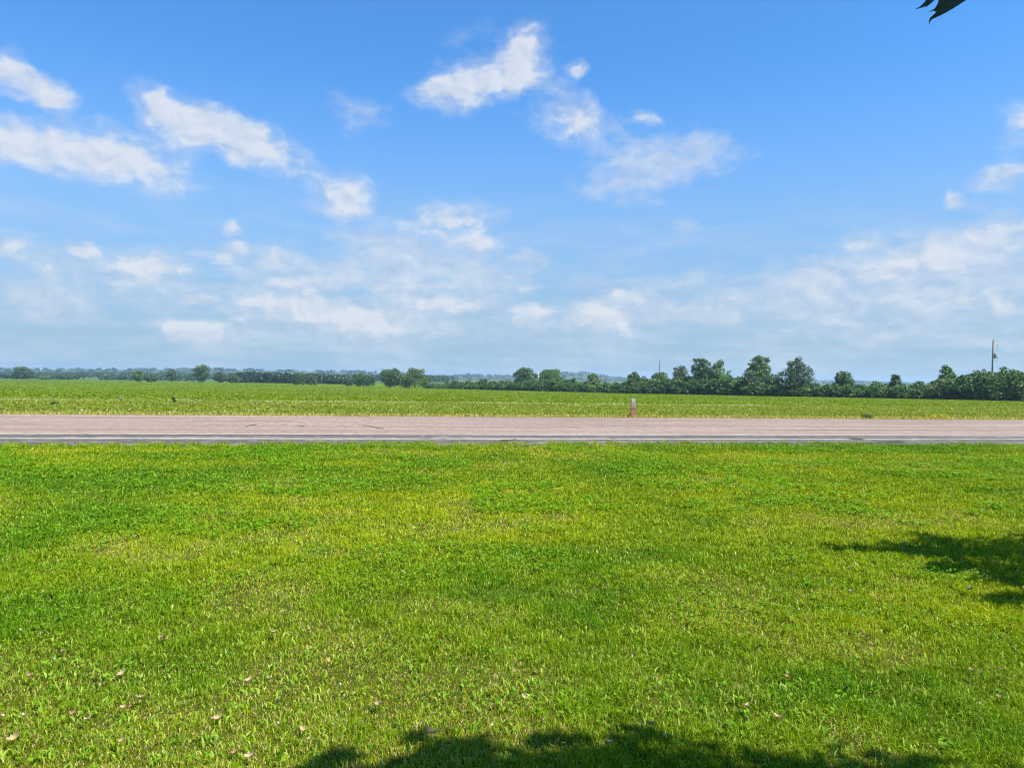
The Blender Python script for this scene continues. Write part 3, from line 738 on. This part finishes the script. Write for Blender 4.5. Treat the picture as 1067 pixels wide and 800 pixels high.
variants = [leaf_mesh('dry_leaf', i, L_, w_, cu, c) for i, (L_, w_, cu, c) in enumerate([(.055, .032, .7, (.36, .27, .12)), (.045, .026, 1.0, (.38, .30, .14)), (.06, .028, .9, (.27, .17, .075)), (.04, .026, .8, (.42, .34, .18))])]
spots = [(174, 664, 2), (65, 681, 2), (33, 706, 2), (150, 729, 1), (133, 739, 0), (128, 774, 1), (3, 747, 3), (263, 711, 0), (282, 710, 1), (294, 728, 3), (327, 654, 1), (345, 690, 0), (288, 661, 0), (327, 772, 1),
         (266, 789, 0), (130, 701, 0), (633, 614, 1), (713, 626, 3), (669, 640, 2), (665, 684, 1), (567, 645, 1), (513, 630, 3), (540, 701, 1), (552, 726, 3), (518, 757, 3), (683, 756, 0), (908, 663, 2), (1047, 697, 1),
         (827, 706, 2), (1049, 727, 1), (783, 737, 0), (978, 780, 3), (817, 750, 0), (891, 615, 3), (541, 577, 3), (230, 748, 0), (96, 752, 1), (640, 775, 3), (172, 668, 2), (18, 770, 0), (75, 745, 2), (205, 700, 0), (140, 736, 2), (320, 760, 0), (48, 660, 0), (110, 715, 1), (248, 783, 2), (400, 735, 0), (1020, 700, 0)]
for i, (px, py, v) in enumerate(spots):
    x, y = lawn_pt(px, py, .045)
    o = link('dry_leaf', variants[v], None, (x, y, random.uniform(.032, .048)), random.uniform(0, 6.28))
    o.rotation_euler = (random.uniform(-.5, .5), random.uniform(-.5, .5), random.uniform(0, 6.28))
    s = random.uniform(.6, 1.0) * (1 + .05 * max(0, y - 4)); o.scale = (s, s, s)
    tag(o, 'small curled dry leaf lying loose in the mown grass', 'leaf', 'dry leaves fallen on the lawn')
x, y = lawn_pt(452, 765, .05)
o = link('dry_leaf', leaf_mesh('dry_leaf', 77, .072, .03, .8, (.50, .32, .15)), None, (x, y, .05)); o.rotation_euler = (.25, .2, R(62))
tag(o, 'largest curled tan leaf, alone at the edge of the shade at the bottom', 'leaf', 'dry leaves fallen on the lawn')
x, y = lawn_pt(1014, 616, .04)
o = link('dry_leaf', leaf_mesh('dry_leaf', 78, .07, .05, .4, (.05, .035, .03)), None, (x, y, .05), R(-50))
tag(o, 'dark brown leaf lying at the tip of the shade on the right', 'leaf', 'dry leaves fallen on the lawn')

# ------------------------------------------------------------------ shade trees beside the camera
SUN_AZ, SUN_EL = 118.0, 58.0          # clockwise from the view direction (+Y), elevation
sunv = Vector((math.sin(R(SUN_AZ)) * math.cos(R(SUN_EL)), math.cos(R(SUN_AZ)) * math.cos(R(SUN_EL)), math.sin(R(SUN_EL))))
def up_sun(x, y, h):
    """the point at height h whose shadow falls on (x, y)"""
    k = h / sunv.z; return Vector((x + sunv.x * k, y + sunv.y * k, h))
def shade_crown(lobes, n, size, seed, c1=(.03, .075, .016), c2=(.06, .13, .028)):
    r = np.random.default_rng(seed); L = np.array([(*l[0], l[1]) for l in lobes]); wt = L[:, 3] ** 1.75
    idx = r.choice(len(L), n, p=wt / wt.sum()); l = L[idx]
    d = r.normal(size=(n, 3)); d /= np.linalg.norm(d, axis=1)[:, None]
    rr = r.random(n) ** .5 * (1 + r.normal(0, .12, n))
    P = l[:, :3] + d * (l[:, 3] * rr)[:, None] * np.array([1, 1, .8])
    Nn = r.normal(size=(n, 3)) + np.array([0, 0, .8]); Nn /= np.linalg.norm(Nn, axis=1)[:, None]
    return leaf_cards(P, Nn, size * r.uniform(.7, 1.3, n), lerp(c1, c2, r.random(n)))
def shade_tree(base, lobes, n, label, seed, size=.085):
    t = thing('shade_tree', label, 'tree', base)
    b = Vector(base); top = sum((l[0] for l in lobes), Vector()) / len(lobes)
    mb = MB(); fork = Vector((0, 0, 2.6)); tl = top - b
    mb.tube([(0, 0, -.3), (0, 0, .1), (.04, .02, 1.2), fork, fork.lerp(tl, .5), tl], [.26, .2, .165, .15, .1, .04], 12)
    for l, rad in lobes:
        e = l - b; m = fork.lerp(e, .55) + Vector((0, 0, .35))
        mb.tube([fork, m, e], [.075, .05, .018], 7)
    link('trunk', mb.mesh('trunk', M_bark, True), t)
    V, Fs, Cc = shade_crown([(l - b, rad) for l, rad in lobes], n, size, seed)
    link('crown', np_mesh('crown', V, Fs, M_leaf, Cc), t)
    return t
lobesA = []
for (sx, sy, hh, rad) in [(-.70, 2.80, 4.5, .30), (-.30, 2.84, 4.6, .38), (-.45, 2.3, 4.6, .4), (.10, 2.80, 4.8, .52), (.5, 2.74, 4.6, .58), (.95, 2.68, 5.0, .55), (1.35, 2.76, 5.0, .50), (1.75, 2.62, 5.2, .52), (.1, 1.7, 5.2, 1.0), (1.2, 1.6, 5.6, 1.0), (-.1, 1.5, 5.0, .8), (.5, .5, 6.0, 1.3), (1.9, .4, 5.6, 1.1), (1.0, -.6, 5.2, 1.2)]:
    lobesA.append((up_sun(sx, sy, hh), rad))
tA = shade_tree((3.9, -1.6, 0), lobesA, 10500, 'overhanging shade tree whose dark lobed leaf hangs into the top corner', 31)
lobesB = []
for (sx, sy, hh, rad) in [(3.12, 7.1, 4.0, .13), (3.3, 7.05, 4.0, .17), (3.52, 7.0, 4.0, .21), (3.75, 6.9, 4.0, .24), (3.85, 7.25, 4.1, .22), (4.15, 6.95, 4.1, .36), (4.3, 7.5, 4.2, .28), (4.05, 6.4, 4.1, .30), (3.7, 6.35, 4.0, .16), (3.95, 5.95, 4.2, .2), (4.3, 5.8, 4.3, .28), (4.5, 6.2, 4.3, .42), (4.7, 7.0, 4.4, .60), (3.55, 5.40, 4.1, .14), (3.8, 5.45, 4.2, .20), (4.15, 5.45, 4.3, .36), (4.7, 5.6, 4.5, .45), (5.2, 6.4, 4.7, .75), (5.6, 7.1, 5.0, .85), (6.2, 6.0, 5.2, .95), (7.0, 6.6, 5.6, 1.1), (7.8, 6.0, 5.6, 1.1)]:
    lobesB.append((up_sun(sx, sy, hh), rad))
cB = up_sun(7.6, 6.4, 0)
tB = shade_tree((11.2, 4.0, 0), lobesB, 5600, 'shade tree beside the lawn casting the ragged patch of shade', 32)

# the visible lobed leaf with its twig, about two metres away
LY = 2.05
camrot = Matrix.Rotation(R(90) - math.atan(6.5 / F), 3, 'X') @ Matrix.Rotation(math.atan(ROLL), 3, 'Z')
def cam_pt(px, py, Y):
    d = camrot @ Vector(((px - 533.5) / F, -(py - 400) / F, -1)); return Vector((0, 0, EYE)) + d * (Y / d.y)
leaf_px = [(1007.5, 0), (996, 7.5), (985, 14), (977, 17.8), (972, 20), (969.3, 22.5), (968.6, 26), (968.0, 22), (969.2, 19), (972, 16.3), (975.6, 13), (973.2, 11.6), (967, 12.8), (971.5, 10.8), (974.2, 9), (977, 4.5), (978.2, 0),
           (977.5, -3), (974.5, -.2), (970, 4), (966, 7.2), (963.2, 7.4), (960, 8.6), (953, 10.3), (958, 7.6), (962, 4), (966, -1), (973, -9), (984, -17), (978, -30), (984, -33), (992, -25), (1000, -21), (1003, -38), (1008, -49), (1012, -36), (1016, -22), (1027, -26), (1034, -22), (1028, -14), (1036, -3), (1030, 0), (1018, -4)]
me = bpy.data.meshes.new('leaf'); import bmesh
bm = bmesh.new(); mid = Vector((992, -8))
vs = []
for px, py in leaf_px:
    dd = (Vector((px, py)) - mid).length / 50
    vs.append(bm.verts.new(cam_pt(px, py, LY + .05 * dd * dd)))
from mathutils.geometry import tessellate_polygon
for tri in tessellate_polygon([[Vector((px, py, 0)) for px, py in leaf_px]]): bm.faces.new([vs[k] for k in tri])
bmesh.ops.recalc_face_normals(bm, faces=bm.faces[:])
bm.normal_update()
ext = bmesh.ops.extrude_face_region(bm, geom=bm.faces[:])
bmesh.ops.translate(bm, verts=[g for g in ext['geom'] if isinstance(g, bmesh.types.BMVert)], vec=(0, .0006, .0004))
bmesh.ops.recalc_face_normals(bm, faces=bm.faces[:])
bm.to_mesh(me); bm.free()
me.materials.append(simple_mat('shaded_leaf', (.014, .048, .026), (.022, .065, .034), 30, .6))  # shade on the leaf's underside is put into this dark colour
o = link('leaf', me, tA); o.location = -Vector(tA.location)
st = cam_pt(1003, -12, LY + .02)
tw = MB().tube([st, st + Vector((.06, -.05, .08)), st + Vector((.25, -.35, .35)), st + Vector((.6, -.9, .75)), lobesA[4][0].lerp(lobesA[5][0], .5)], [.0012, .0015, .004, .008, .015], 7)
o = link('twig', tw.mesh('twig', M_bark, True), tA); o.location = -Vector(tA.location)
# more leaves of the same twig, above the frame
r_ = np.random.default_rng(5); n = 60
base_pts = np.array([st + Vector((.25, -.35, .35)).lerp(Vector((.6, -.9, .75)), random.random()) for _ in range(n)])
Pl = base_pts + r_.normal(0, .10, (n, 3)); Nn = r_.normal(size=(n, 3)) + np.array([0, 0, 1.2]); Nn /= np.linalg.norm(Nn, axis=1)[:, None]
V, Fs, Cc = leaf_cards(Pl, Nn, r_.uniform(.05, .08, n), lerp((.03, .075, .016), (.06, .13, .028), r_.random(n)))
o = link('leaf_spray', np_mesh('leaf_spray', V, Fs, M_leaf, Cc), tA); o.location = -Vector(tA.location)

# ------------------------------------------------------------------ haze
hz_m, nt, out = new_mat('haze_air')
pv = N(nt, 'ShaderNodeVolumePrincipled')
pv.inputs['Color'].default_value = (.55, .80, 1.0, 1); pv.inputs['Density'].default_value = .00018; pv.inputs['Anisotropy'].default_value = .2
nt.links.new(pv.outputs[0], out.inputs['Volume'])
hz = link('haze', MB().box((-5050, -330, -11), (5050, 6450, 42)).mesh('haze', hz_m))
tag(hz, 'thin pale summer haze hanging over the whole plain', 'haze', kind='stuff')

# ------------------------------------------------------------------ camera
cam = bpy.data.cameras.new('camera'); co = bpy.data.objects.new('camera', cam); COL.objects.link(co)
cam.sensor_fit = 'HORIZONTAL'; cam.sensor_width = 36; cam.lens = 36 * F / 1067
cam.clip_start = .05; cam.clip_end = 30000
pitch = -math.atan(6.5 / F)
rot = Matrix.Rotation(R(90) + pitch, 3, 'X') @ Matrix.Rotation(math.atan(ROLL), 3, 'Z')
co.matrix_world = Matrix.Translation((0, 0, EYE)) @ rot.to_4x4()
scene.camera = co

# ------------------------------------------------------------------ sun and sky
sun = bpy.data.lights.new('sun', 'SUN'); sun.energy = 4.2; sun.angle = R(.53); sun.color = (1, .955, .88)
so = bpy.data.objects.new('sun', sun); COL.objects.link(so); so.rotation_euler = sunv.to_track_quat('Z', 'Y').to_euler()

def px_dir(px, py):
    v = Vector(((px - 533.5) / F, -(py - 400) / F, -1)); d = rot @ v; d.normalize()
    return math.degrees(math.atan2(d.x, d.y)), math.degrees(math.asin(d.z))
w = bpy.data.worlds.new('World'); scene.world = w; w.use_nodes = True
nt = w.node_tree; nt.nodes.clear()
wout = N(nt, 'ShaderNodeOutputWorld'); bg = N(nt, 'ShaderNodeBackground'); nt.links.new(bg.outputs[0], wout.inputs[0])
sky = N(nt, 'ShaderNodeTexSky', sky_type='NISHITA'); sky.sun_disc = False
sky.sun_elevation = R(SUN_EL); sky.sun_rotation = R(SUN_AZ)
sky.air_density = 1.0; sky.dust_density = .3; sky.ozone_density = 2.0; sky.altitude = 200
tc = N(nt, 'ShaderNodeTexCoord'); dirv = tc.outputs['Generated']
nrm = N(nt, 'ShaderNodeVectorMath', operation='NORMALIZE'); nt.links.new(dirv, nrm.inputs[0])
sp = N(nt, 'ShaderNodeSeparateXYZ'); nt.links.new(nrm.outputs[0], sp.inputs[0])
az = math_(nt, 'MULTIPLY', math_(nt, 'ARCTAN2', sp.outputs[0], sp.outputs[1]), 180 / math.pi)
el = math_(nt, 'MULTIPLY', math_(nt, 'ARCSINE', sp.outputs[2]), 180 / math.pi)
ae = N(nt, 'ShaderNodeCombineXYZ'); nt.links.new(az, ae.inputs[0]); nt.links.new(el, ae.inputs[1])
# warped map of the sky in degrees
wn = N(nt, 'ShaderNodeTexNoise'); nt.links.new(ae.outputs[0], wn.inputs['Vector']); wn.inputs['Scale'].default_value = .35; wn.inputs['Detail'].default_value = 3
wv = N(nt, 'ShaderNodeVectorMath', operation='MULTIPLY_ADD'); nt.links.new(wn.outputs['Color'], wv.inputs[0]); wv.inputs[1].default_value = (2.6, 1.8, 0); wv.inputs[2].default_value = (-1.3, -.9, 0)
wa = N(nt, 'ShaderNodeVectorMath', operation='ADD'); nt.links.new(ae.outputs[0], wa.inputs[0]); nt.links.new(wv.outputs[0], wa.inputs[1])
DEG = math.degrees(1 / F)
def blob_field(lst):
    cur = None
    for px, py, rx, ry, ang, wt in lst:
        a, e = px_dir(px, py); ca = math.cos(R(a))
        m = N(nt, 'ShaderNodeMapping', vector_type='TEXTURE'); nt.links.new(wa.outputs[0], m.inputs[0])
        m.inputs['Location'].default_value = (a, e, 0); m.inputs['Rotation'].default_value = (0, 0, R(-ang))
        sc_ = ca * ca; m.inputs['Scale'].default_value = (rx * DEG * sc_, ry * DEG * (.5 + .5 * sc_), 1)
        g = N(nt, 'ShaderNodeTexGradient', gradient_type='SPHERICAL'); nt.links.new(m.outputs[0], g.inputs[0])
        v = math_(nt, 'MULTIPLY', g.outputs['Fac'], wt)
        cur = v if cur is None else math_(nt, 'SUBTRACT', 1.0, math_(nt, 'MULTIPLY', math_(nt, 'SUBTRACT', 1.0, cur), math_(nt, 'SUBTRACT', 1.0, v)))
    return cur
puffy = [(12, 150, 64, 31, 4, 1), (65, 154, 82, 34, 6, 1), (145, 168, 92, 40, 14, 1), (5, 76, 32, 32, 30, .9), (24, 90, 32, 20, 30, .75), (54, 100, 40, 20, 22, .95), (178, 120, 58, 32, 22, 1), (265, 152, 92, 33, 16, 1), (220, 136, 66, 32, 20, .9),
         (357, 205, 48, 32, -5, 1), (545, 60, 38, 40, 30, 1), (503, 86, 80, 30, -18, .95), (450, 96, 34, 18, -15, .8), (602, 128, 58, 36, 15, .8),
         (470, 226, 74, 24, -5, .9), (500, 252, 44, 16, 0, .8), (14, 257, 26, 15, 0, .9), (45, 277, 24, 12, 0, .75), (85, 257, 28, 14, 10, .85), (150, 277, 66, 22, 8, 1),
         (238, 237, 18, 13, 0, .75), (205, 346, 64, 17, 3, 1), (372, 330, 92, 26, 6, 1), (300, 320, 66, 20, 8, .8), (455, 317, 55, 20, 8, .85), (323, 299, 16, 12, 0, .8), (287, 272, 50, 22, 10, .7), (245, 263, 22, 16, 0, .7),
         (553, 328, 28, 17, 10, 1), (632, 334, 48, 18, 18, 1), (645, 311, 55, 13, 0, .75), (600, 70, 20, 12, 0, .75), (668, 124, 26, 12, 20, .75),
         (1025, 246, 90, 19, -8, .85), (965, 276, 110, 18, -3, .75), (905, 254, 34, 14, 0, .75), (990, 208, 22, 12, 0, .7), (1050, 184, 50, 16, -10, .75), (1068, 125, 30, 28, 0, .7), (1045, 316, 34, 20, 25, .75), (990, 311, 60, 15, 0, .7)]
wispy = [(745, 156, 80, 26, -8, .9), (682, 175, 110, 44, -12, .9), (640, 190, 80, 26, -10, .7), (370, 122, 70, 30, 5, .75), (600, 130, 80, 48, 15, .7), (430, 272, 160, 55, 8, .95), (470, 285, 120, 40, 8, .8), (560, 272, 50, 14, 0, .6),
         (300, 318, 230, 75, 3, .9), (100, 285, 150, 55, 5, .6), (110, 168, 120, 42, 12, .45), (250, 152, 120, 36, 18, .35), (510, 75, 110, 52, -18, .6), (870, 290, 220, 40, -4, .8), (900, 320, 300, 60, 0, .9), (1000, 270, 200, 60, -4, .8),
         (700, 320, 200, 45, 0, .6), (1060, 185, 90, 40, -10, .6), (40, 320, 120, 40, 0, .5), (560, 330, 160, 30, 0, .5), (713, 237, 24, 12, 0, .6), (1060, 130, 60, 50, 0, .5)]
Bp = blob_field(puffy); Bw = blob_field(wispy)
def aenoise(sx_, sy_, scale, detail, rough, off=0.0):
    m = N(nt, 'ShaderNodeMapping'); nt.links.new(ae.outputs[0], m.inputs[0]); m.inputs['Scale'].default_value = (sx_, sy_, 1); m.inputs['Location'].default_value = (off, off * .7, off)
    return noise(nt, m.outputs[0], scale, detail, rough)
def aen2(vec, sx_, sy_, scale, detail, rough, off, dx=0.0, dy=0.0):
    m = N(nt, 'ShaderNodeMapping'); nt.links.new(vec, m.inputs[0]); m.inputs['Scale'].default_value = (sx_, sy_, 1)
    m.inputs['Location'].default_value = (off + dx * sx_, off * .7 + dy * sy_, off)
    return noise(nt, m.outputs[0], scale, detail, rough)
def lump(dx, dy):
    """billowing detail of the cumulus, optionally looked up a little towards the sun"""
    a = aen2(wa.outputs[0], .9, 1.5, .36, 4, .50, 3.0, dx, dy); b = aen2(wa.outputs[0], .9, 1.4, 1.0, 5, .52, 19.0, dx, dy)
    return math_(nt, 'ADD', math_(nt, 'MULTIPLY', a, .66), math_(nt, 'MULTIPLY', b, .34))
f1 = lump(0, 0); f1s = lump(.45, .55)
relief = math_(nt, 'MULTIPLY', math_(nt, 'SUBTRACT', f1, f1s), 2.6)
f2 = aenoise(.75, 1.35, .34, 9, .60, 31.0); f3 = aenoise(.30, 1.7, .50, 8, .60, 57.0); f6 = aenoise(.55, 1.45, .55, 7, .53, 83.0)
dp = math_(nt, 'ADD', Bp, math_(nt, 'MULTIPLY', math_(nt, 'SUBTRACT', f1, .5), 1.75))
core = math_(nt, 'MULTIPLY', maprange(nt, dp, .12, .78), .94)
halo = math_(nt, 'MULTIPLY', maprange(nt, dp, -.10, .6), .42)
mp_ = math_(nt, 'MULTIPLY', math_(nt, 'MAXIMUM', core, halo), maprange(nt, Bp, .0, .30))
dw = math_(nt, 'ADD', Bw, math_(nt, 'MULTIPLY', math_(nt, 'SUBTRACT', f2, .5), 2.2))
mw = math_(nt, 'MULTIPLY', math_(nt, 'MULTIPLY', maprange(nt, dw, .16, 1.10), maprange(nt, Bw, .0, .3)), .74)
# rows of small cumulus low over the plain
Bl = blob_field([(330, 310, 230, 75, 4, 1), (190, 300, 150, 60, 0, .7), (470, 300, 120, 60, 0, .9), (950, 290, 210, 70, -6, .85), (620, 325, 120, 30, 0, .6), (840, 330, 200, 45, 0, .7), (60, 290, 110, 50, 0, .6)])
dl = math_(nt, 'ADD', math_(nt, 'MULTIPLY', Bl, .5), math_(nt, 'MULTIPLY', math_(nt, 'SUBTRACT', f6, .5), 2.0))
ml = math_(nt, 'MULTIPLY', math_(nt, 'MULTIPLY', maprange(nt, dl, .30, .78), maprange(nt, Bl, .0, .35)), .82)
# low stratified veil all round the horizon
veil = math_(nt, 'MULTIPLY', math_(nt, 'MULTIPLY', maprange(nt, el, 15.5, 4.0), maprange(nt, f3, .34, .68)), .55)
# scattered clouds elsewhere in the sky (behind and overhead)
f5 = aenoise(1, 1.6, .11, 7, .6, 140.0)
back = math_(nt, 'MULTIPLY', maprange(nt, math_(nt, 'ABSOLUTE', az), 42, 60), math_(nt, 'MULTIPLY', maprange(nt, f5, .54, .68), .8))
inv = None
for q in (mp_, mw, ml, veil, back):
    k = math_(nt, 'SUBTRACT', 1.0, q); inv = k if inv is None else math_(nt, 'MULTIPLY', inv, k)
mask = math_(nt, 'MULTIPLY', math_(nt, 'SUBTRACT', 1.0, inv), .94)
lit = math_(nt, 'ADD', math_(nt, 'ADD', .52, relief), math_(nt, 'MULTIPLY', math_(nt, 'MAXIMUM', mp_, ml), .30), clamp=True)
cloudc = mixc(nt, lit, (1.75, 2.2, 2.85), (2.85, 3.0, 3.25))
sk = mixc(nt, 1.0, sky.outputs[0], (.285, .60, .85), 'MULTIPLY')
sk = mixc(nt, math_(nt, 'MULTIPLY', maprange(nt, el, 24, 1), .88), sk, (1.28, 1.74, 2.30))
tot = mixc(nt, mask, sk, cloudc)
nt.links.new(tot, bg.inputs['Color']); bg.inputs['Strength'].default_value = .118
w.cycles.sampling_method = 'MANUAL'; w.cycles.sample_map_resolution = 512

# ------------------------------------------------------------------ render settings
vs = scene.view_settings; vs.view_transform = 'Standard'; vs.look = 'None'; vs.gamma = 1; vs.exposure = 1.2; vs.use_curve_mapping = False
cy = scene.cycles
cy.max_bounces = 5; cy.diffuse_bounces = 2; cy.glossy_bounces = 2; cy.transmission_bounces = 3; cy.transparent_max_bounces = 4; cy.volume_bounces = 0
cy.caustics_reflective = False; cy.caustics_refractive = False
cy.use_denoising = True; cy.denoiser = 'OPENIMAGEDENOISE'; cy.denoising_input_passes = 'RGB_ALBEDO_NORMAL'; cy.denoising_prefilter = 'ACCURATE'

cy.pixel_filter_type = 'BLACKMAN_HARRIS'; cy.filter_width = 1.25
